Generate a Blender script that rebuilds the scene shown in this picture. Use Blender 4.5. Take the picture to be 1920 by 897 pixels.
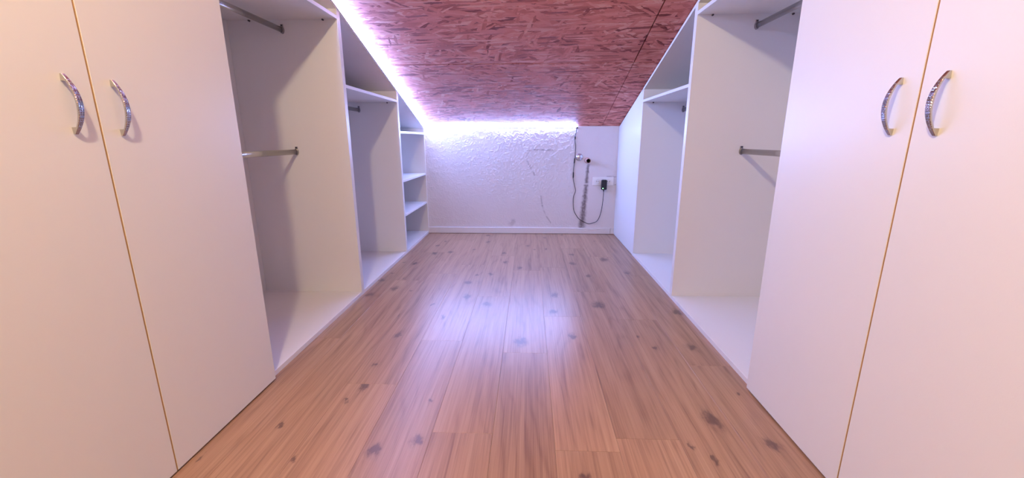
import bpy, bmesh, math, random
from mathutils import Vector, Matrix, noise

# ------------------------------------------------------------------ reset
for o in list(bpy.data.objects):
    bpy.data.objects.remove(o, do_unlink=True)
scene = bpy.context.scene
C = scene.collection

# ------------------------------------------------------------------ camera
FPX, PITCH, YAW, ROLL, EYE = 780.09, -0.2349, 0.0412, -0.0024, 0.977
cy, sy, cp, sp = math.cos(YAW), math.sin(YAW), math.cos(PITCH), math.sin(PITCH)
fw = Vector((-sy * cp, cy * cp, sp))
rt = Vector((cy, sy, 0))
up = rt.cross(fw)
c_, s_ = math.cos(ROLL), math.sin(ROLL)
r2, u2 = c_ * rt + s_ * up, -s_ * rt + c_ * up
cam_data = bpy.data.cameras.new('camera')
cam_data.sensor_width = 36
cam_data.lens = 36 * FPX / 1920
cam_data.clip_start = 0.02
cam = bpy.data.objects.new('camera', cam_data)
M = Matrix((r2, u2, -fw)).transposed().to_4x4()
M.translation = (0, 0, EYE)
cam.matrix_world = M
C.objects.link(cam)
scene.camera = cam

# ------------------------------------------------------------------ world, lamp, exposure
world = bpy.data.worlds.new('world')
scene.world = world
world.use_nodes = True
world.node_tree.nodes['Background'].inputs[0].default_value = (1.0, 0.9, 0.8, 1)
world.node_tree.nodes['Background'].inputs[1].default_value = 0.0

LAMP = (-0.42, 0.07, 2.33)
ld = bpy.data.lights.new('ceiling_bulb_offscreen', 'POINT')
ld.energy = 112
ld.color = (1.0, 0.82, 0.55)
ld.shadow_soft_size = 0.05
lamp = bpy.data.objects.new('ceiling_bulb_offscreen', ld)
lamp.location = LAMP
C.objects.link(lamp)

LED_COL = (0.28, 0.40, 1.0)
LED_STRENGTH = 960.0

vs = scene.view_settings
vs.view_transform = 'Standard'
vs.look = 'None'
vs.exposure = -0.30
vs.gamma = 1
vs.use_curve_mapping = False

# ------------------------------------------------------------------ measures (metres)
XL, XR, D = -1.0715, 0.8953, 4.342        # cabinet fronts and far wall
DEPTH = 0.635                             # cabinet depth
WL, WR = XL - DEPTH - 0.012, XR + DEPTH + 0.012
YF = -1.8                                 # wall behind the camera
ZW, SL = 1.1056, 0.3257                   # knee wall height, slope of the roof
YR = 0.06                                 # where the slope meets the flat ceiling
TH = 0.018
def ceil_z(y):
    return ZW + SL * (D - y)
ZTOP = ceil_z(YR)
Y0, Y1, Y2, Y3 = 0.517, 1.517, 2.508, 3.508   # cabinet boundaries

# ------------------------------------------------------------------ helpers
def mesh_obj(name, bm, mat, parent=None, smooth=False):
    me = bpy.data.meshes.new(name)
    bmesh.ops.recalc_face_normals(bm, faces=bm.faces)
    base = Vector(parent['_base']) if parent is not None and '_base' in parent else Vector((0, 0, 0))
    if parent is not None:
        bmesh.ops.translate(bm, verts=bm.verts, vec=-base)
    bm.to_mesh(me)
    bm.free()
    if smooth:
        for p in me.polygons:
            p.use_smooth = True
    me.materials.append(mat)
    o = bpy.data.objects.new(name, me)
    C.objects.link(o)
    if parent is not None:
        o.parent = parent
        o['_base'] = tuple(base)
    else:
        o['_base'] = (0.0, 0.0, 0.0)
    return o

def thing(name, label, cat, loc, group=None):
    o = bpy.data.objects.new(name, None)
    o.empty_display_size = 0.1
    o.location = loc
    C.objects.link(o)
    o['_base'] = tuple(loc)
    tag(o, label, cat, group)
    return o

def tag(o, label, cat, group=None):
    o['label'] = label
    o['category'] = cat
    if group:
        o['group'] = group

def add_box(bm, x0, x1, y0, y1, z0, z1, bevel=0.0):
    g = bmesh.ops.create_cube(bm, size=1.0)
    x0, x1 = min(x0, x1), max(x0, x1)
    for v in g['verts']:
        v.co = Vector(((x0 + x1) / 2 + v.co.x * (x1 - x0), (y0 + y1) / 2 + v.co.y * (y1 - y0), (z0 + z1) / 2 + v.co.z * (z1 - z0)))
    if bevel:
        es = list({e for v in g['verts'] for e in v.link_edges})
        bmesh.ops.bevel(bm, geom=es, offset=bevel, segments=1, affect='EDGES')
    return bm

def box(name, x0, x1, y0, y1, z0, z1, mat, parent=None, bevel=0.0007):
    return mesh_obj(name, add_box(bmesh.new(), x0, x1, y0, y1, z0, z1, bevel), mat, parent)

def prism_yz(name, poly, x0, x1, mat, parent=None, bevel=0.0007):
    bm = bmesh.new()
    x0, x1 = min(x0, x1), max(x0, x1)
    a = [bm.verts.new((x0, y, z)) for y, z in poly]
    b = [bm.verts.new((x1, y, z)) for y, z in poly]
    n = len(poly)
    bm.faces.new(a)
    bm.faces.new(b[::-1])
    for i in range(n):
        bm.faces.new((a[i], b[i], b[(i + 1) % n], a[(i + 1) % n]))
    if bevel:
        bmesh.ops.bevel(bm, geom=list(bm.edges), offset=bevel, segments=1, affect='EDGES')
    return mesh_obj(name, bm, mat, parent)

def add_ring_stack(bm, rings, close=False, caps=True):
    """rings: list of lists of points, same count; skins between them"""
    vr = [[bm.verts.new(p) for p in r] for r in rings]
    n = len(vr[0])
    for i in range(len(vr) - 1):
        for k in range(n):
            bm.faces.new((vr[i][k], vr[i][(k + 1) % n], vr[i + 1][(k + 1) % n], vr[i + 1][k]))
    if caps:
        bm.faces.new(vr[0][::-1])
        bm.faces.new(vr[-1])

def add_tube(bm, pts, radii, seg=8):
    pts = [Vector(p) for p in pts]
    if not isinstance(radii, (list, tuple)):
        radii = [radii] * len(pts)
    rings = []
    ref = None
    for i, p in enumerate(pts):
        t = (pts[min(i + 1, len(pts) - 1)] - pts[max(i - 1, 0)]).normalized()
        if ref is None:
            ref = t.orthogonal().normalized()
        ref = (ref - t * ref.dot(t)).normalized()
        b = t.cross(ref)
        rings.append([p + radii[i] * (math.cos(a) * ref + math.sin(a) * b) for a in [2 * math.pi * k / seg for k in range(seg)]])
    add_ring_stack(bm, rings)

def smooth_path(pts, n=8):
    """Catmull-Rom through the points"""
    pts = [Vector(p) for p in pts]
    out = []
    for i in range(len(pts) - 1):
        p0, p1, p2, p3 = pts[max(i - 1, 0)], pts[i], pts[i + 1], pts[min(i + 2, len(pts) - 1)]
        for k in range(n):
            t = k / n
            out.append(0.5 * ((2 * p1) + (p2 - p0) * t + (2 * p0 - 5 * p1 + 4 * p2 - p3) * t * t + (3 * p1 - p0 - 3 * p2 + p3) * t ** 3))
    out.append(pts[-1])
    return out

def add_disc_stack_y(bm, cx, cz, prof, seg=28):
    """lathe about a Y axis: prof = [(y, r), ...]"""
    rings = [[(cx + r * math.cos(2 * math.pi * k / seg), y, cz + r * math.sin(2 * math.pi * k / seg)) for k in range(seg)] for y, r in prof]
    add_ring_stack(bm, rings)

# ------------------------------------------------------------------ node helpers
class NT:
    def __init__(self, name):
        self.mat = bpy.data.materials.new(name)
        self.mat.use_nodes = True
        self.t = self.mat.node_tree
        self.b = self.t.nodes['Principled BSDF']
    def n(self, kind, **kw):
        nd = self.t.nodes.new(kind)
        for k, v in kw.items():
            setattr(nd, k, v)
        return nd
    def put(self, sock, v):
        if isinstance(v, bpy.types.NodeSocket):
            self.t.links.new(v, sock)
        elif v is not None:
            sock.default_value = v
    def math(self, op, a, b=None, c=None, clamp=False):
        nd = self.n('ShaderNodeMath', operation=op, use_clamp=clamp)
        for i, v in enumerate((a, b, c)):
            self.put(nd.inputs[i], v)
        return nd.outputs[0]
    def vmath(self, op, a, b=None, c=None):
        nd = self.n('ShaderNodeVectorMath', operation=op)
        for i, v in enumerate((a, b, c)):
            self.put(nd.inputs[i], v)
        return nd.outputs['Value'] if op in ('DOT_PRODUCT', 'LENGTH', 'DISTANCE') else nd.outputs[0]
    def pos(self):
        return self.n('ShaderNodeNewGeometry').outputs['Position']
    def mapping(self, v, loc=(0, 0, 0), rot=(0, 0, 0), scale=(1, 1, 1)):
        nd = self.n('ShaderNodeMapping')
        self.put(nd.inputs[0], v)
        nd.inputs[1].default_value, nd.inputs[2].default_value, nd.inputs[3].default_value = loc, rot, scale
        return nd.outputs[0]
    def noise(self, v, scale, detail=2, rough=0.5, dist=0.0):
        nd = self.n('ShaderNodeTexNoise')
        self.put(nd.inputs['Vector'], v)
        nd.inputs['Scale'].default_value = scale
        nd.inputs['Detail'].default_value = detail
        nd.inputs['Roughness'].default_value = rough
        nd.inputs['Distortion'].default_value = dist
        return nd
    def ramp(self, fac, stops, interp='LINEAR'):
        nd = self.n('ShaderNodeValToRGB')
        nd.color_ramp.interpolation = interp
        self.put(nd.inputs[0], fac)
        el = nd.color_ramp.elements
        while len(el) < len(stops):
            el.new(0.5)
        for e, (p, col) in zip(el, stops):
            e.position = p
            e.color = (*col, 1) if len(col) == 3 else col
        return nd.outputs[0]
    def mix(self, fac, a, b, blend='MIX'):
        nd = self.n('ShaderNodeMix', data_type='RGBA', blend_type=blend)
        self.put(nd.inputs[0], fac)
        for s, v in ((nd.inputs[6], a), (nd.inputs[7], b)):
            self.put(s, (*v, 1) if isinstance(v, tuple) and len(v) == 3 else v)
        return nd.outputs[2]
    def smooth(self, v, lo, hi, a=0.0, b=1.0):
        nd = self.n('ShaderNodeMapRange', interpolation_type='SMOOTHSTEP')
        self.put(nd.inputs[0], v)
        for i, q in enumerate((lo, hi, a, b)):
            nd.inputs[i + 1].default_value = q
        return nd.outputs[0]
    def bump(self, h, strength, dist):
        nd = self.n('ShaderNodeBump')
        self.put(nd.inputs['Height'], h)
        nd.inputs['Strength'].default_value = strength
        nd.inputs['Distance'].default_value = dist
        self.t.links.new(nd.outputs[0], self.b.inputs['Normal'])
    def set(self, **kw):
        for k, v in kw.items():
            k = {'color': 'Base Color', 'rough': 'Roughness', 'metal': 'Metallic', 'spec': 'Specular IOR Level', 'coat': 'Coat Weight', 'coat_rough': 'Coat Roughness', 'ecol': 'Emission Color', 'estr': 'Emission Strength'}[k]
            if isinstance(v, tuple) and len(v) == 3:
                v = (*v, 1)
            self.put(self.b.inputs[k], v)
        return self.mat

def m_laminate(name, col, rough=0.42):
    m = NT(name)
    P = m.pos()
    n1 = m.noise(P, 2.5, 3).outputs[0]
    n2 = m.noise(P, 420, 2).outputs[0]
    c = m.mix(m.math('MULTIPLY', n1, 0.10), col, tuple(v * 0.86 for v in col))
    m.bump(n2, 0.10, 0.0008)
    return m.set(color=c, rough=rough, spec=0.4)

def m_plain(name, col, rough=0.5, metal=0.0, bump=0.0, bscale=200):
    m = NT(name)
    P = m.pos()
    n = m.noise(P, bscale, 2).outputs[0]
    c = m.mix(m.math('MULTIPLY', n, 0.25), col, tuple(v * 0.8 for v in col))
    if bump:
        m.bump(n, bump, 0.001)
    return m.set(color=c, rough=rough, metal=metal)

WHITE = m_laminate('white_laminate', (0.81, 0.80, 0.775))
DOORW = m_laminate('white_door_laminate', (0.80, 0.805, 0.765), 0.38)
BACKB = m_laminate('white_hardboard', (0.78, 0.77, 0.75), 0.5)
TAN = m_plain('chipboard_edge', (0.62, 0.40, 0.20), 0.7)
BLACKP = m_plain('black_plastic', (0.012, 0.012, 0.014), 0.4)
DARK = m_plain('board_gap_shade', (0.045, 0.040, 0.038), 0.9)  # near-black, paints the shade seen through the ceiling board gaps
PIPE_SHADE = m_plain('pipe_shade', (0.025, 0.020, 0.018), 0.95)  # near-black colour standing in for the shade inside the pipe
CHROME = m_plain('chrome', (0.60, 0.60, 0.60), 0.14, 1.0)
RODM = m_plain('rod_metal', (0.60, 0.58, 0.56), 0.26, 1.0)
BRACK = m_plain('bracket_metal', (0.32, 0.30, 0.30), 0.35, 0.9)
PLATEW = m_plain('socket_plastic', (0.88, 0.87, 0.85), 0.35)
TRIMW = m_plain('painted_trim', (0.78, 0.75, 0.74), 0.45, bump=0.1, bscale=60)
PLASTER = m_plain('plaster_smear', (0.76, 0.73, 0.72), 0.8, bump=0.5, bscale=90)
PIPEM = m_plain('pipe_plaster', (0.55, 0.36, 0.30), 0.7, bump=0.3)
ROOMW = m_plain('room_paint', (0.72, 0.68, 0.62), 0.8, bump=0.1, bscale=60)
SUBF = m_plain('screed', (0.30, 0.28, 0.26), 0.9)
CAPM = m_plain('pin_metal', (0.10, 0.09, 0.09), 0.5, 0.5)

def m_emit(name, col, strength):
    m = NT(name)
    return m.set(color=(0.8, 0.8, 0.8), ecol=col, estr=strength)
LEDM = m_emit('led_light', LED_COL, LED_STRENGTH)
GREENM = m_emit('indicator_green', (0.25, 1.0, 0.35), 6.0)

def m_handle():
    m = NT('textured_chrome')
    P = m.pos()
    v = m.n('ShaderNodeTexVoronoi', distance='CHEBYCHEV')
    m.put(v.inputs['Vector'], m.mapping(P, scale=(1, 1, 1)))
    v.inputs['Scale'].default_value = 190
    v.inputs['Randomness'].default_value = 0.15
    m.bump(v.outputs['Distance'], 0.9, 0.002)
    return m.set(color=(0.50, 0.50, 0.52), rough=0.16, metal=1.0)
HANDLE_FACE = m_handle()

def m_osb():
    m = NT('osb_board')
    P = m.mapping(m.pos(), rot=(math.atan(SL), 0, 0))
    warp = m.noise(P, 5, 2).outputs['Color']
    warp2 = m.vmath('SUBTRACT', warp, (0.5, 0.5, 0.5))
    Pw = m.vmath('MULTIPLY_ADD', warp2, (0.03, 0.03, 0.0), P)
    fine = m.noise(P, 60, 2).outputs['Color']
    Pw = m.vmath('MULTIPLY_ADD', m.vmath('SUBTRACT', fine, (0.5, 0.5, 0.5)), (0.012, 0.008, 0.0), Pw)
    val = None
    # strands in several directions, most of them across the slope
    for ang, ln, wd, thr, off in ((4, 0.17, 0.028, None, 0), (-11, 0.15, 0.024, 0.45, 3.1), (14, 0.14, 0.021, 0.5, 7.7), (32, 0.12, 0.022, 0.72, 1.3), (-38, 0.11, 0.020, 0.76, 9.2), (75, 0.10, 0.020, 0.88, 5.5), (2, 0.13, 0.014, 0.62, 4.4)):
        q = m.mapping(Pw, loc=(off, off * 1.7, 0), rot=(0, 0, math.radians(ang)))
        q = m.vmath('MULTIPLY', q, (1 / ln, 1 / wd, 0.0))
        v = m.n('ShaderNodeTexVoronoi', voronoi_dimensions='2D')
        m.put(v.inputs['Vector'], q)
        v.inputs['Scale'].default_value = 1.0
        sep = m.n('ShaderNodeSeparateColor')
        m.put(sep.inputs[0], v.outputs['Color'])
        r, g = sep.outputs[0], sep.outputs[1]
        streak = m.noise(m.vmath('MULTIPLY', q, (0.6, 4.0, 0)), 1.0, 2).outputs[0]
        r = m.math('MULTIPLY_ADD', m.math('SUBTRACT', streak, 0.5), 0.55, r)
        if val is None:
            val = r
        else:
            f = m.math('GREATER_THAN', g, thr)
            nd = m.n('ShaderNodeMix', data_type='FLOAT')
            m.put(nd.inputs[0], f)
            m.put(nd.inputs[2], val)
            m.put(nd.inputs[3], r)
            val = nd.outputs[0]
    col = m.ramp(val, [(0.0, (0.22, 0.050, 0.040)), (0.16, (0.48, 0.145, 0.110)), (0.45, (0.68, 0.240, 0.190)), (0.8, (0.78, 0.320, 0.255)), (1.0, (0.86, 0.48, 0.39))])
    big = m.noise(P, 1.6, 2).outputs[0]
    col = m.mix(m.smooth(big, 0.35, 0.7, 0.0, 0.25), col, (0.42, 0.12, 0.09))
    m.bump(val, 0.5, 0.004)
    return m.set(color=col, rough=0.62, spec=0.25)
OSB = m_osb()

def m_wood(name, seed, tone, knots):
    m = NT(name)
    P = m.pos()
    rnd = random.Random(seed)
    off = (rnd.uniform(-20, 20), rnd.uniform(-20, 20), 0)
    G = None
    if knots:
        wk = m.noise(m.vmath('MULTIPLY', P, (30, 14, 0)), 1.0, 3, 0.6).outputs['Color']
        Pk = m.vmath('MULTIPLY_ADD', m.vmath('SUBTRACT', wk, (0.5, 0.5, 0.5)), (0.055, 0.11, 0), P)
    for (kx, ky, k) in knots:
        sx, syy = 1 / (0.0185 * k), 1 / (0.024 * k)
        q = m.vmath('MULTIPLY_ADD', Pk, (sx, syy, 0), (-kx * sx, -ky * syy, 0))
        d2 = m.vmath('DOT_PRODUCT', q, q)
        e = m.math('POWER', 0.3679, d2)
        # streak of darker grain running out along the plank
        ql = m.vmath('MULTIPLY', q, (0.75, 0.16, 0))
        tail = m.math('POWER', 0.3679, m.vmath('DOT_PRODUCT', ql, ql))
        e = m.math('MULTIPLY_ADD', tail, 0.26, e)
        G = e if G is None else m.math('ADD', G, e)
    Po = m.vmath('ADD', P, off)
    if G is None:
        G = 0.0
    wav = m.noise(m.vmath('MULTIPLY', Po, (4.0, 0.7, 0)), 1.0, 3, 0.5).outputs[0]
    ns = m.noise(m.vmath('MULTIPLY', Po, (190, 2.0, 0)), 1.0, 5, 0.65).outputs[0]      # fine grain
    nm = m.noise(m.vmath('MULTIPLY', Po, (28, 0.9, 0)), 1.0, 4, 0.65, 0.5).outputs[0]  # broad streaks
    sx_ = m.n('ShaderNodeSeparateXYZ')
    m.put(sx_.inputs[0], Po)
    ph = m.math('MULTIPLY_ADD', sx_.outputs[0], 110.0, m.math('MULTIPLY', wav, 60.0))
    ph = m.math('MULTIPLY_ADD', G, 6.0, ph)
    ring = m.math('MULTIPLY_ADD', m.math('SINE', ph), 0.5, 0.5)
    ring = m.math('POWER', ring, 4.0)
    ring = m.math('MULTIPLY', ring, m.smooth(nm, 0.35, 0.65, 0.1, 1.0))
    g = m.math('MULTIPLY_ADD', ring, 0.13, m.math('MULTIPLY', ns, 0.78))
    g = m.math('MULTIPLY_ADD', nm, 0.75, g)
    t = tone
    col = m.ramp(m.math('SUBTRACT', g, 0.30), [(0.15, tuple(v * t for v in (0.57, 0.375, 0.235))), (0.45, tuple(v * t for v in (0.455, 0.275, 0.165))), (0.72, tuple(v * t for v in (0.29, 0.160, 0.095))), (1.0, tuple(v * t for v in (0.20, 0.095, 0.055)))])
    if knots:
        gm = m.noise(m.vmath('MULTIPLY', Po, (90, 50, 0)), 1.0, 2).outputs[0]
        Gd = m.math('MULTIPLY', G, m.math('MULTIPLY_ADD', gm, 1.0, 0.45))
        col = m.mix(m.smooth(Gd, 0.08, 1.05, 0.0, 0.82), col, (0.10, 0.052, 0.040))
    m.bump(m.math('MULTIPLY_ADD', ns, 0.5, ring), 0.06, 0.001)
    rg = m.math('MULTIPLY_ADD', ns, 0.10, 0.27)
    return m.set(color=col, rough=rg, spec=0.65)

def m_wall():
    m = NT('rough_plaster')
    P = m.pos()
    Q = m.vmath('MULTIPLY', P, (1, 0, 1))
    sep = m.n('ShaderNodeSeparateXYZ')
    m.put(sep.inputs[0], Q)
    x, z = sep.outputs[0], sep.outputs[2]
    wob = m.noise(Q, 22, 3).outputs[0]
    def seg(a, b, w, soft):
        # mask of a stroke from a to b (points in x, z)
        A, B = Vector((a[0], 0, a[1])), Vector((b[0], 0, b[1]))
        d = B - A
        pa = m.vmath('SUBTRACT', Q, tuple(A))
        h = m.math('DIVIDE', m.vmath('DOT_PRODUCT', pa, tuple(d)), d.length_squared, clamp=True)
        sc = m.n('ShaderNodeVectorMath', operation='SCALE')
        sc.inputs[0].default_value = tuple(d)
        m.put(sc.inputs['Scale'], h)
        dist = m.vmath('LENGTH', m.vmath('SUBTRACT', pa, sc.outputs[0]))
        return m.smooth(dist, w, w + soft, 1.0, 0.0)
    col = m.mix(m.smooth(m.noise(Q, 3, 3).outputs[0], 0.4, 0.75, 0, 0.4), (0.74, 0.70, 0.70), (0.68, 0.63, 0.63))
    # scuff marks
    strokes = [((0.00, 0.865), (0.05, 0.876), 0.003, 0.006, 0.30), ((0.05, 0.876), (0.235, 0.872), 0.003, 0.008, 0.45), ((0.00, 0.865), (-0.035, 0.80), 0.003, 0.007, 0.25),
               ((-0.02, 0.76), (0.035, 0.655), 0.004, 0.008, 0.35), ((0.035, 0.66), (0.055, 0.62), 0.004, 0.008, 0.45), ((0.125, 0.40), (0.14, 0.30), 0.003, 0.008, 0.30), ((0.14, 0.30), (0.175, 0.20), 0.003, 0.007, 0.35), ((0.175, 0.20), (0.235, 0.115), 0.003, 0.007, 0.30),
               ((0.868, 0.600), (0.893, 0.603), 0.002, 0.005, 0.55), ((0.868, 0.518), (0.893, 0.523), 0.002, 0.005, 0.5), ((0.80, 0.606), (0.868, 0.606), 0.002, 0.006, 0.35), ((-0.19, 0.10), (-0.17, 0.13), 0.012, 0.03, 0.22)]
    for a, b, w, s, k in strokes:
        f = m.math('MULTIPLY', m.math('MULTIPLY', seg(a, b, w, s), m.smooth(wob, 0.3, 0.6)), k * 1.1)
        col = m.mix(f, col, (0.10, 0.08, 0.09))
    # soot run under the pipe stub: narrow above, wide and patchy below
    zc = m.math('MULTIPLY_ADD', z, 0.07, 0.553)
    wdt = m.math('MULTIPLY_ADD', z, -0.045, 0.052)
    dx = m.math('ABSOLUTE', m.math('SUBTRACT', x, zc))
    dx = m.math('MULTIPLY_ADD', m.math('SUBTRACT', wob, 0.5), 0.035, dx)
    f = m.smooth(m.math('DIVIDE', dx, wdt), 0.1, 1.1, 1.0, 0.0)
    f = m.math('MULTIPLY', f, m.smooth(z, 0.715, 0.745, 1.0, 0.0))
    f = m.math('MULTIPLY', f, m.smooth(m.noise(Q, 45, 3).outputs[0], 0.25, 0.6, 0.65, 1.0))
    nick = m.math('MULTIPLY', m.smooth(m.math('ABSOLUTE', m.math('SUBTRACT', z, 0.528)), 0.003, 0.010, 0.8, 0.0), 1.0)
    f = m.math('MULTIPLY', f, m.math('SUBTRACT', 1.0, nick))
    col = m.mix(m.math('MULTIPLY', f, 0.80), col, (0.10, 0.065, 0.065))
    # lumpy roller texture, smoother towards the bottom and at the socket end
    m.bump(m.noise(Q, 160, 3).outputs[0], 0.25, 0.003)
    return m.set(color=col, rough=0.85, spec=0.2)
WALLM = m_wall()

# ------------------------------------------------------------------ setting
def structure(o, label=None, cat=None):
    o['kind'] = 'structure'
    if label:
        o['label'] = label
    if cat:
        o['category'] = cat
    return o

floor = structure(box('floor', WL, WR, YF, D, -0.06, -0.009, SUBF, bevel=0), 'warm brown knotty wood laminate floor between the cupboards', 'floor')

# planks: column edges every 208 mm, end joints read from the photograph
PW, E0 = 0.208, 0.298
KNOTS = [(-0.86, 3.791, 1.1), (-0.819, 3.959, .6), (-0.833, 3.522, 1.4), (-0.696, 3.565, 1.3), (-0.498, 3.644, .9), (-0.401, 3.95, 1.2), (-0.428, 4.229, 1.2),
         (-0.217, 3.537, 1.1), (-0.188, 3.257, 1.3), (-0.275, 2.957, .9), (-0.381, 2.917, .6), (-0.421, 2.758, 1.3), (-0.919, 3.2, .8), (-1.017, 3.23, .7), (-0.898, 2.829, .5),
         (-1.021, 2.946, .6), (-1.05, 2.785, 1.2), (-0.901, 2.624, 1.5), (-0.779, 2.584, .5), (0.161, 4.143, .9), (0.346, 4.267, .9), (-0.006, 3.799, 1.1), (0.157, 3.69, .8),
         (0.051, 3.671, .7), (-0.066, 3.106, 1.1), (0.378, 3.51, 1.0), (0.355, 3.247, 1.3), (0.628, 3.358, 1.8), (0.441, 2.934, 1.1), (0.17, 2.541, 1.3), (0.647, 4.013, .6),
         (-1.027, 2.504, 1.5), (-0.741, 2.17, .7), (-0.668, 1.935, 1.1), (-0.484, 2.173, .7), (-0.684, 1.644, .7), (-0.39, 2.486, 1.3), (-0.253, 2.372, 1.5), (0.148, 2.265, 1.2),
         (0.424, 2.375, 1.9), (0.231, 1.957, 1.0), (-0.032, 1.89, 1.7), (0.863, 2.287, 1.4), (0.556, 1.96, .6), (0.789, 1.864, 1.2), (0.612, 1.839, .8), (-0.665, 1.488, 1.0),
         (-1.029, 1.078, .35), (-0.868, 1.233, .5), (-0.495, 1.115, 1.1), (-0.737, 1.087, .4), (-0.696, 1.388, .5), (-0.368, 1.171, .9), (-0.377, 1.403, .5), (0.177, 1.048, .8),
         (0.659, 1.321, 1.6), (0.802, 1.198, 1.3), (0.54, 1.185, .5), (0.589, 1.125, .5), (0.827, 1.473, .4), (0.74, 3.02, 1.2), (-0.58, 2.35, .5)]
JOINTS = {-5: [0.62, 1.895, 3.549], -4: [0.95, 2.79, 3.549], -3: [0.30, 1.50, 2.95, 4.02], -2: [0.6, 1.887, 3.18], -1: [1.2225, 2.5, 3.4546], 0: [0.55, 1.78, 3.05], 1: [1.152, 2.2, 3.1306],
          2: [1.2154, 2.6, 3.72], 3: [0.9, 2.17, 3.45], 4: [0.4, 1.694, 2.95]}
wood_hidden = m_wood('oak_laminate', 5, 1.0, [])
rp = random.Random(11)
col_i = -8
while True:
    x0 = E0 + (col_i - 2) * PW
    if x0 > WR:
        break
    xa, xb = max(x0, WL), min(x0 + PW, WR)
    if xb - xa > 0.01:
        js = [YF] + [j for j in JOINTS.get(col_i, [rp.uniform(0, 1), rp.uniform(2, 3)])] + [D]
        for ya, yb in zip(js[:-1], js[1:]):
            bm = add_box(bmesh.new(), xa + 0.0002, xb - 0.0002, ya + 0.0002, yb - 0.0002, -0.009, 0)
            top = [e for e in bm.edges if all(abs(v.co.z) < 1e-6 for v in e.verts)]
            bmesh.ops.bevel(bm, geom=top, offset=0.0005, segments=1, affect='EDGES')
            tone = rp.uniform(0.80, 0.95)
            seen = xb > XL and xa < XR and yb > 0.6
            kn = [k for k in KNOTS if xa <= k[0] < xb and ya <= k[1] < yb]
            mat = m_wood('oak_laminate_plank', rp.randint(0, 9999), tone, kn) if seen else wood_hidden
            mesh_obj('plank', bm, mat, floor)
    col_i += 1

def plaster_wall():
    bm = add_box(bmesh.new(), WL, WR, D + 0.001, D + 0.12, -0.06, ZW + 0.02)
    # lumpy roller plaster on the visible face, flatter low down and towards the socket
    st = 0.0050
    nx, nz = int((XR - XL + 0.03) / st), int((ZW + 0.015) / st)
    def sm(v, a, b):
        v = min(1.0, max(0.0, (v - a) / (b - a)))
        return v * v * (3 - 2 * v)
    rows_ = []
    for j in range(nz + 1):
        z = -0.002 + j * st
        row = []
        for i in range(nx + 1):
            x = XL - 0.015 + i * st
            n1 = noise.noise(Vector((x * 78, z * 84, 3.1)))
            n2 = noise.noise(Vector((x * 28, z * 30, 8.4)))
            h = 0.0036 * sm(n1 + 0.35 * n2, -0.05, 0.45) + 0.0012 * n2
            h *= (1 - 0.62 * sm(x, 0.40, 0.62)) * (0.40 + 0.60 * sm(z, 0.10, 0.75))
            row.append(bm.verts.new((x, D - h, z)))
        rows_.append(row)
    for j in range(nz):
        for i in range(nx):
            bm.faces.new((rows_[j][i], rows_[j][i + 1], rows_[j + 1][i + 1], rows_[j + 1][i]))
    me = bpy.data.meshes.new('wall_back')
    bm.to_mesh(me)
    bm.free()
    me.materials.append(WALLM)
    o = bpy.data.objects.new('wall_back', me)
    C.objects.link(o)
    o['_base'] = (0.0, 0.0, 0.0)
    for p in me.polygons:
        p.use_smooth = p.area < 0.01
    return o
wall_back = structure(plaster_wall(), 'low lumpy white plaster wall with scuffs and a soot run', 'wall')
side_poly = [(YF, -0.06), (D, -0.06), (D, ZW), (YR, ZTOP), (YF, ZTOP)]
structure(prism_yz('wall_left', side_poly, WL - 0.12, WL, ROOMW, bevel=0), 'painted wall behind the cupboards under the light strip', 'wall')
structure(prism_yz('wall_right', side_poly, WR, WR + 0.12, ROOMW, bevel=0), 'painted wall behind the cupboards on the socket side', 'wall')
structure(box('wall_front', WL, WR, YF - 0.12, YF, -0.06, ZTOP, ROOMW, bevel=0), 'plain painted wall at the tall end of the attic', 'wall')

# sloping OSB ceiling: backing slab coloured near-black for gap shade, separate boards below it
OT = 0.012
ceiling = structure(prism_yz('ceiling', [(D + 0.1, ceil_z(D + 0.1) + OT + 0.002), (YR, ZTOP + OT + 0.002), (YF, ZTOP + OT + 0.002), (YF, ZTOP + 0.1), (YR, ZTOP + 0.1), (D + 0.1, ceil_z(D + 0.1) + 0.1)], WL, WR, DARK, bevel=0), 'sloping ceiling of reddish oriented strand boards', 'ceiling')
def osb(xa, xb, ya, yb, flat=False, mat=None):
    za, zb = (ZTOP, ZTOP) if flat else (ceil_z(ya), ceil_z(yb))
    prism_yz('board', [(ya, za), (yb, zb), (yb, zb + OT), (ya, za + OT)], xa, xb, mat or OSB, ceiling, bevel=0.0006)
XS = 0.724
rows = [(3.1435, D + 0.005), (1.951, 3.1365), (0.76, 1.948), (YR, 0.757)]
for i, (ya, yb) in enumerate(rows):
    g = 0.0016 if i == 0 else 0.0034
    osb(WL, XS - g, ya, yb)
    osb(XS + g, WR, ya, yb)
osb(WL, XS - 0.002, -1.0, YR - 0.002, True, ROOMW)
osb(XS + 0.002, WR, -1.0, YR - 0.002, True, ROOMW)
osb(WL, WR, YF, -1.004, True, ROOMW)

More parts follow.
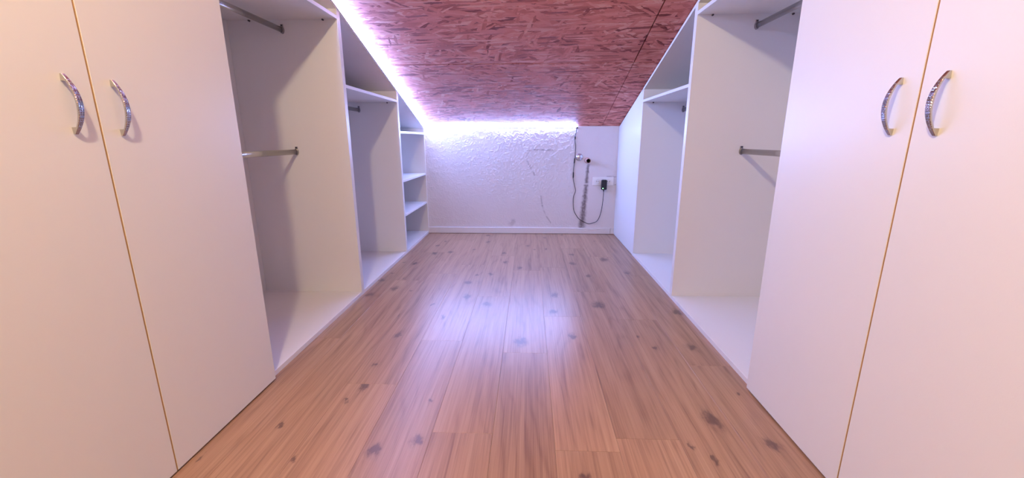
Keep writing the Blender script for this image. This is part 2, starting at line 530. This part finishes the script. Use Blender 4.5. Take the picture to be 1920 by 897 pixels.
# baseboard on the far wall
bb = structure(box('baseboard_back', XL, 0.856, D - 0.014, D, 0.003, 0.066, TRIMW, bevel=0.0015), 'white skirting board along the low plaster wall', 'baseboard')
box('end_piece', 0.860, XR, D - 0.011, D, 0.003, 0.067, TRIMW, bb, bevel=0.001)
rb = random.Random(3)
for cx, cz, rx, rz in ((0.47, 0.057, 0.05, 0.008), (0.55, 0.054, 0.06, 0.010), (0.66, 0.050, 0.05, 0.009), (0.74, 0.054, 0.045, 0.008), (0.60, 0.036, 0.02, 0.005)):
    bm = bmesh.new()
    n = 18
    c0 = bm.verts.new((cx, D - 0.019, cz))
    r1 = []
    for k in range(n):
        a = 2 * math.pi * k / n
        w = rb.uniform(0.6, 1.15)
        r1.append(bm.verts.new((cx + rx * w * math.cos(a), D - 0.0135, cz + rz * w * math.sin(a))))
    for k in range(n):
        bm.faces.new((c0, r1[k], r1[(k + 1) % n]))
    bm.faces.new(r1[::-1])
    mesh_obj('plaster_smear', bm, PLASTER, bb)

# ------------------------------------------------------------------ cupboards
def side(s):
    X0 = XL if s < 0 else XR
    return lambda d: X0 + s * d          # d = distance behind the front plane

def rod(root, X, s, ya, yb, z):
    """oval wardrobe tube with an end cup at either side panel"""
    x = X(0.318)
    bm = bmesh.new()
    ring = lambda y: [(x + 0.0075 * math.cos(a), y, z + 0.015 * math.sin(a)) for a in [2 * math.pi * k / 20 for k in range(20)]]
    add_ring_stack(bm, [ring(ya + 0.001), ring(yb - 0.001)])
    r = mesh_obj('hanging_rod', bm, RODM, root, smooth=False)
    for p in r.data.polygons:
        p.use_smooth = len(p.vertices) == 4
    for y, dr in ((ya, 1), (yb, -1)):
        bm = bmesh.new()
        def cup(yy, k):
            pts = []
            for i in range(20):
                a = 2 * math.pi * i / 20
                pts.append((x + 0.0115 * k * math.cos(a), yy, z + 0.0195 * k * math.sin(a)))
            return pts
        add_ring_stack(bm, [cup(y, 1), cup(y + dr * 0.010, 0.97), cup(y + dr * 0.011, 0.86)])
        add_box(bm, x - 0.008, x + 0.008, min(y, y + dr * 0.004), max(y, y + dr * 0.004), z + 0.012, z + 0.030, 0.0012)
        b = mesh_obj('rod_bracket', bm, BRACK, r)
        bm = bmesh.new()
        add_disc_stack_y(bm, x, z + 0.0245, [(y + dr * 0.003, 0.004), (y + dr * 0.006, 0.0035)], 10)
        mesh_obj('screw', bm, BLACKP, r)

def pins(root, X, s, ya, yb, z):
    for d in (0.08, 0.50):
        for y, dr in ((ya, 1), (yb, -1)):
            bm = bmesh.new()
            add_disc_stack_y(bm, X(d), z - 0.004, [(y, 0.005), (y + dr * 0.010, 0.005), (y + dr * 0.012, 0.003)], 10)
            mesh_obj('shelf_pin', bm, CAPM, root)

def carcass(name, label, s, ya, yb, gap):
    X = side(s)
    t = thing(name, label, 'wardrobe' if 'wardrobe' in name else 'shelf unit', ((X(0) + X(DEPTH)) / 2, (ya + yb) / 2, 0), 'open wardrobes under the slope' if name == 'open_wardrobe' else None)
    g2 = gap + 0.019
    e = 0.0006
    ya, yb = ya + e, yb - e
    for a, b in ((ya, ya + TH), (yb - TH, yb)):
        prism_yz('side_panel', [(a, 0), (b, 0), (b, ceil_z(b) - g2), (a, ceil_z(a) - g2)], X(0), X(DEPTH - 0.004), WHITE, t)
    prism_yz('top_panel', [(ya, ceil_z(ya) - g2), (yb, ceil_z(yb) - g2), (yb, ceil_z(yb) - gap), (ya, ceil_z(ya) - gap)], X(0), X(DEPTH - 0.004), WHITE, t)
    box('bottom_panel', X(0.0008), X(DEPTH - 0.004), ya + TH, yb - TH, 0.0, 0.0235, WHITE, t)
    prism_yz('back_panel', [(ya, 0.002), (yb, 0.002), (yb, ceil_z(yb) - gap), (ya, ceil_z(ya) - gap)], X(DEPTH - 0.004), X(DEPTH), BACKB, t, bevel=0)
    return t, X, ya + TH, yb - TH

def shelf(t, X, ya, yb, ztop, d0=0.001, pin=True):
    box('shelf', X(d0), X(DEPTH - 0.005), ya, yb, ztop - TH, ztop, WHITE, t)
    if pin:
        pins(t, X, 0, ya, yb, ztop - TH)

for s in (-1, 1):
    gap = 0.006
    where = 'under the light strip' if s < 0 else 'on the wall socket side'
    # tall open wardrobe with two rods
    t, X, a, b = carcass('open_wardrobe', 'tall open white wardrobe with two metal hanging rods ' + where, s, Y1, Y2, gap)
    shelf(t, X, a, b, 1.649 if s < 0 else 1.645)
    rod(t, X, s, a, b, 1.577 if s < 0 else 1.568)
    rod(t, X, s, a, b, 0.908)
    # lower open wardrobe with one rod
    t, X, a, b = carcass('open_wardrobe', 'lower open white wardrobe with one hanging rod and top shelf ' + where, s, Y2, Y3, gap)
    shelf(t, X, a, b, 1.291 if s < 0 else 1.281)
    rod(t, X, s, a, b, 1.214 if s < 0 else 1.203)
    # lowest unit against the far wall
    if s < 0:
        t, X, a, b = carcass('shelf_unit', 'low open white shelf unit with sloping top against the plaster wall', s, Y3, D, gap)
        for z in (1.048, 0.640, 0.343):
            shelf(t, X, a, b, z, 0.001 if z > 1 else 0.004, pin=False)
    else:
        t, X, a, b = carcass('closed_shelf_unit', 'low white unit closed by a plain sloping front panel near the socket', s, Y3, D, gap)
        # the carcass stands back; a plain board closes it flush with the neighbours
        for ch in t.children:
            if ch.name.startswith(('side_panel', 'top_panel', 'bottom_panel')):
                for v in ch.data.vertices:
                    wx = v.co.x + t.location.x
                    if wx < XR + 0.019:
                        v.co.x = XR + 0.019 - t.location.x
        ya, yb = Y3 + 0.020, D - 0.001
        prism_yz('front_panel', [(ya, 0.003), (yb, 0.003), (yb, ceil_z(yb) - gap - 0.001), (ya, ceil_z(ya) - gap - 0.001)], XR, XR + TH, DOORW, t, bevel=0.001)
        box('edge_filler', XR, XR + 0.02, Y3 + 0.0006, Y3 + 0.0186, 0.0, ceil_z(Y3 + 0.0186) - gap - 0.019, WHITE, t)

# ------------------------------------------------------------------ cupboards with hinged doors and bow handles
def handle(door, X, s, yc, z0, z1):
    """bow handle: solid wedge feet and a slim textured bow between them"""
    L = z1 - z0
    N = 34
    outer, inner = [], []
    ts = [i / N for i in range(N + 1)]
    def dout(t):
        return 0.0045 + 0.0255 * (1 - abs(2 * t - 1) ** 2.1)
    def wid(t):
        return 0.0036 + 0.0034 * (1 - abs(2 * t - 1) ** 1.8)
    bm = bmesh.new()
    fbm = bmesh.new()
    D0 = 0.018
    def P(d, y, t):
        return (X(-D0 - d), y, z0 + L * t)
    foot = 0.13
    rings = []
    for t in ts:
        do = dout(t)
        if t < foot:
            di = 0.0
        elif t > 1 - foot:
            di = 0.0
        else:
            di = do - 0.0045
        rings.append((t, do, di))
    # duplicated stations where the foot ends
    full = []
    for i, r in enumerate(rings):
        full.append(r)
        if i + 1 < len(rings) and (r[2] == 0.0) != (rings[i + 1][2] == 0.0):
            if r[2] == 0.0:
                full.append((r[0] + 0.004, dout(r[0] + 0.004), dout(r[0] + 0.004) - 0.0045))
            else:
                q = rings[i + 1]
                full.append((q[0] - 0.004, dout(q[0] - 0.004), dout(q[0] - 0.004) - 0.0045))
    add_ring_stack(bm, [[P(do, yc - wid(t) * .8, t), P(do, yc + wid(t) * .8, t), P(do - 0.0012, yc + wid(t), t), P(di, yc + wid(t), t), P(di, yc - wid(t), t), P(do - 0.0012, yc - wid(t), t)] for t, do, di in full])
    h = mesh_obj('handle', bm, CHROME, door)
    h['label'] = 'chrome bow handle with patterned face'
    # the patterned outer face of the bow
    h.data.materials.append(HANDLE_FACE)
    for p in h.data.polygons:
        if abs(p.normal.x) > 0.5 and len(p.vertices) == 4 and p.normal.x * (-s) > 0:
            c = sum((h.data.vertices[i].co.z for i in p.vertices)) / 4 + h['_base'][2]
            tt = (c - z0) / L
            if 0.08 < tt < 0.92:
                p.material_index = 1
    return h

for s in (-1, 1):
    X = side(s)
    where = 'under the light strip' if s < 0 else 'on the wall socket side'
    t = thing('double_door_wardrobe', 'closed white wardrobe with two doors and chrome bow handles, row ' + where, 'wardrobe', ((X(0) + X(DEPTH)) / 2, (Y0 + Y1) / 2, 0), 'closed wardrobes with bow handles')
    H = 2.0
    e = 0.0006
    for a, b in ((Y0 + e, Y0 + TH), (Y1 - TH, Y1 - e)):
        box('side_panel', X(0), X(DEPTH - 0.004), a, b, 0, H, WHITE, t)
    box('top_panel', X(0), X(DEPTH - 0.004), Y0 + TH, Y1 - TH, H - TH, H, WHITE, t)
    box('bottom_panel', X(0.001), X(DEPTH - 0.004), Y0 + TH, Y1 - TH, 0, 0.0235, WHITE, t)
    box('shelf', X(0.02), X(DEPTH - 0.005), Y0 + TH, Y1 - TH, 1.63, 1.648, WHITE, t)
    box('back_panel', X(DEPTH - 0.004), X(DEPTH), Y0 + e, Y1 - e, 0.002, H, BACKB, t, bevel=0)
    ym = 1.0177 if s < 0 else 1.0243
    ye = 1.5177 if s < 0 else 1.5225
    hz = ((0.991, 1.124), (0.9885, 1.1253)) if s < 0 else ((0.9825, 1.1151), (0.9847, 1.1166))
    hy = (0.9545, 1.0695) if s < 0 else (0.963, 1.0785)
    for k, (a, b) in enumerate(((Y0 + 0.002, ym - 0.002), (ym + 0.002, ye))):
        dr = box('door', X(-0.001), X(-0.018), a, b, 0.006, H - 0.002, DOORW, t, bevel=0.0012)
        handle(dr, X, s, hy[k], *hz[k])
        # raw tan edge where the two doors meet
        if k == 0:
            box('edge_strip', X(-0.0015), X(-0.0172), b - 0.0002, b + 0.0008, 0.007, H - 0.003, TAN, dr, bevel=0)
        else:
            box('edge_strip', X(-0.0015), X(-0.0172), a - 0.0008, a + 0.0002, 0.007, H - 0.003, TAN, dr, bevel=0)

# ------------------------------------------------------------------ LED strip: along the sloping cupboard tops, then across the far wall
led = thing('led_strip', 'glowing bluish white light strip along the sloping cupboard tops and wall top', 'light strip', (XL, D, ZW))
def half_round(path_pts, nrm, side_v, r, name, mat, base_off=0.0, flat=1.0):
    bm = bmesh.new()
    rings = []
    for p in path_pts:
        p = Vector(p)
        rings.append([p + nrm * (base_off + flat * r * math.sin(a)) + side_v * (r * math.cos(a)) for a in [math.pi * k / 8 for k in range(9)]])
    add_ring_stack(bm, rings)
    return mesh_obj(name, bm, mat, led)
dirv = Vector((0, -1, SL)).normalized()
upv = Vector((0, SL, 1)).normalized()
pA = Vector((XL, D - 0.012, ceil_z(D - 0.012) - 0.006 - 0.0115))
pB = Vector((XL, Y1 + 0.012, ceil_z(Y1 + 0.012) - 0.006 - 0.0115))
nseg = 10
ptsL = [pA.lerp(pB, i / nseg) for i in range(nseg + 1)]
def tape(pts, nrm, sv, w, th):
    bm = bmesh.new()
    add_ring_stack(bm, [[Vector(p) - sv * w / 2, Vector(p) + sv * w / 2, Vector(p) + sv * w / 2 + nrm * th, Vector(p) - sv * w / 2 + nrm * th] for p in pts])
    return mesh_obj('tape', bm, PLATEW, led)
X1 = Vector((1, 0, 0))
nL = (X1 * 0.80 + upv * 0.60).normalized()
sL = (upv * 0.80 - X1 * 0.60).normalized()
ptsL = [p + X1 * 0.0045 for p in ptsL]
tape(ptsL, nL, sL, 0.011, 0.0012)
half_round(ptsL, nL, sL, 0.0045, 'light_sleeve', LEDM, 0.0012)
nb = Vector((0, -0.985, -0.17)).normalized()
sb = Vector((0, -0.17, 0.985)).normalized()
q0 = Vector((XL + 0.012, D - 0.0065, ZW - 0.0045))
q1 = Vector((0.470, D - 0.0065, ZW - 0.0045))
ptsB = [q0.lerp(q1, i / 8) for i in range(9)]
tape(ptsB, nb, sb, 0.011, 0.0012)
half_round(ptsB, nb, sb, 0.0045, 'light_sleeve', LEDM, 0.0012, 0.4)
box('end_connector', 0.468, 0.486, D - 0.014, D - 0.002, ZW - 0.022, ZW - 0.008, BLACKP, led, bevel=0.001)

# ------------------------------------------------------------------ things on the far wall
# triple socket
SX0, SX1, SZ0, SZ1 = 0.652, 0.868, 0.514, 0.600
sock = thing('triple_socket', 'white triple wall socket plate with round outlets on the plaster wall', 'socket', ((SX0 + SX1) / 2, D, (SZ0 + SZ1) / 2))
box('cover_plate', SX0, SX1, D - 0.009, D, SZ0, SZ1, PLATEW, sock, bevel=0.003)
for cx in (0.7055, 0.760, 0.8145):
    cz = 0.5575
    bm = bmesh.new()
    prof = [(D - 0.009, 0.0235), (D - 0.0150, 0.0225), (D - 0.0150, 0.0205), (D - 0.0092, 0.0205)]
    rings = [[(cx + r * math.cos(2 * math.pi * k / 24), y, cz + r * math.sin(2 * math.pi * k / 24)) for k in range(24)] for y, r in prof]
    add_ring_stack(bm, rings)
    so = mesh_obj('outlet', bm, PLATEW, sock)
    bm = bmesh.new()
    add_disc_stack_y(bm, cx, cz, [(D - 0.0091, 0.0150), (D - 0.0140, 0.0150)], 20)
    mesh_obj('outlet_insert', bm, PLATEW, so)
    for dx in (-0.0095, 0.0095):
        bm = bmesh.new()
        add_disc_stack_y(bm, cx + dx, cz, [(D - 0.0135, 0.0034), (D - 0.0143, 0.0034)], 10)
        mesh_obj('pin_hole_shade', bm, BLACKP, so)  # flat black discs paint the darkness of the pin holes

# plug-in adapter with its cable
AX, AZ = 0.7655, 0.523
ad = thing('power_adapter', 'black plug-in power adapter with thin cable hanging against the wall', 'adapter', (AX, D - 0.04, 0.47))
bm = add_box(bmesh.new(), AX - 0.027, AX + 0.027, D - 0.062, D - 0.0155, 0.474, 0.574, 0.006)
mesh_obj('body', bm, BLACKP, ad)
bm = bmesh.new()
add_disc_stack_y(bm, AX - 0.013, 0.489, [(D - 0.060, 0.005), (D - 0.0635, 0.0045)], 12)
gi = mesh_obj('indicator_light', bm, GREENM, ad)
gi['label'] = 'small green indicator light'
bm = bmesh.new()
add_tube(bm, [(AX, D - 0.035, 0.476), (AX, D - 0.035, 0.462), (AX, D - 0.034, 0.450)], [0.007, 0.006, 0.0035], 10)
mesh_obj('strain_relief', bm, BLACKP, ad)
cable_pts = [(AX, D - 0.034, 0.455), (0.7665, D - 0.030, 0.42), (0.764, D - 0.022, 0.34), (0.755, D - 0.018, 0.255), (0.738, D - 0.016, 0.185), (0.711, D - 0.016, 0.138), (0.670, D - 0.016, 0.120), (0.628, D - 0.016, 0.112),
             (0.585, D - 0.014, 0.128), (0.537, D - 0.012, 0.155), (0.505, D - 0.010, 0.190), (0.472, D - 0.008, 0.250), (0.462, D - 0.007, 0.33), (0.464, D - 0.007, 0.40), (0.482, D - 0.008, 0.457), (0.470, D - 0.008, 0.51), (0.456, D - 0.008, 0.575), (0.452, D - 0.009, 0.622),
             (0.456, D - 0.008, 0.69), (0.461, D - 0.009, 0.762), (0.466, D - 0.007, 0.83), (0.468, D - 0.007, 0.90), (0.460, D - 0.009, 0.955), (0.459, D - 0.009, 0.995), (0.465, D - 0.007, 1.03), (0.473, D - 0.008, 1.088)]
bm = bmesh.new()
add_tube(bm, smooth_path(cable_pts, 5), 0.0030, 6)
cb = mesh_obj('cable', bm, BLACKP, ad, smooth=True)
for (xa, za), (xb, zb), r in (((0.4595, 0.975), (0.4595, 1.012), 0.0065), ((0.458, 0.735), (0.4635, 0.795), 0.0065), ((0.4535, 0.585), (0.4535, 0.655), 0.0062)):
    bm = bmesh.new()
    ps = [Vector((xa, D - 0.009, za)).lerp(Vector((xb, D - 0.009, zb)), k / 5) for k in range(6)]
    add_tube(bm, ps, [r * 0.5, r, r, r, r, r * 0.5], 10)
    mesh_obj('inline_connector', bm, BLACKP, ad, smooth=True)

# round chrome wall cover
dc = thing('round_cover', 'round chrome cover plate with centre screw on the plaster wall', 'cover plate', (0.508, D, 0.80))
bm = bmesh.new()
add_disc_stack_y(bm, 0.5085, 0.7995, [(D, 0.037), (D - 0.004, 0.0385), (D - 0.008, 0.036), (D - 0.014, 0.027), (D - 0.018, 0.015), (D - 0.019, 0.006)], 32)
mesh_obj('cover', bm, m_plain('blue_chrome', (0.66, 0.72, 0.80), 0.25, 0.85), dc, smooth=True)
bm = bmesh.new()
add_disc_stack_y(bm, 0.511, 0.797, [(D - 0.017, 0.009), (D - 0.030, 0.0085), (D - 0.033, 0.006)], 14)
mesh_obj('screw', bm, CHROME, dc, smooth=True)

# open pipe stub
pp = thing('pipe_stub', 'short open pipe end with black mouth sticking out of the plaster wall', 'pipe', (0.5905, D, 0.767))
bm = bmesh.new()
seg = 24
prof = [(D + 0.005, 0.031), (D - 0.006, 0.029), (D - 0.010, 0.0245), (D - 0.085, 0.0245), (D - 0.085, 0.0195), (D - 0.003, 0.0195)]
rings = [[(0.5920 + r * math.cos(2 * math.pi * k / seg), y, 0.767 + r * math.sin(2 * math.pi * k / seg)) for k in range(seg)] for y, r in prof]
add_ring_stack(bm, rings)
pw = mesh_obj('pipe_wall', bm, PIPEM, pp, smooth=False)
pw.data.materials.append(PIPE_SHADE)            # shade inside the pipe, put into its colour
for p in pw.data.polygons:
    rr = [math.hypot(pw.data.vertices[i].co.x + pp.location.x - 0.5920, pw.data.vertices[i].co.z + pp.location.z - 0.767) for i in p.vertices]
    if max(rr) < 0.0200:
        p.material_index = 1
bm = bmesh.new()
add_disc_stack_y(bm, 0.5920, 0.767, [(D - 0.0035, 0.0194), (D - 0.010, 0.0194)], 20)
mesh_obj('pipe_shade_plug', bm, PIPE_SHADE, pp)  # plug coloured near-black for the darkness deep in the pipe

# ceiling lamp: rose and holder above the bulb
lm = thing('ceiling_lamp', 'bare bulb lamp holder hanging from the flat ceiling', 'lamp', (LAMP[0], LAMP[1], ZTOP))
def lathe_z(name, cx, cy_, prof, mat, parent):
    bm = bmesh.new()
    add_ring_stack(bm, [[(cx + r * math.cos(2 * math.pi * k / 24), cy_ + r * math.sin(2 * math.pi * k / 24), z) for k in range(24)] for z, r in prof])
    return mesh_obj(name, bm, mat, parent)
zt = ceil_z(LAMP[1])
lathe_z('rose', LAMP[0], LAMP[1], [(zt + 0.004, 0.05), (zt - 0.015, 0.05), (zt - 0.022, 0.035)], PLATEW, lm)
lathe_z('holder', LAMP[0], LAMP[1], [(zt - 0.02, 0.012), (LAMP[2] + 0.10, 0.014), (LAMP[2] + 0.095, 0.021), (LAMP[2] + 0.052, 0.021)], PLATEW, lm)

for o in bpy.data.objects:
    if '_base' in o:
        del o['_base']
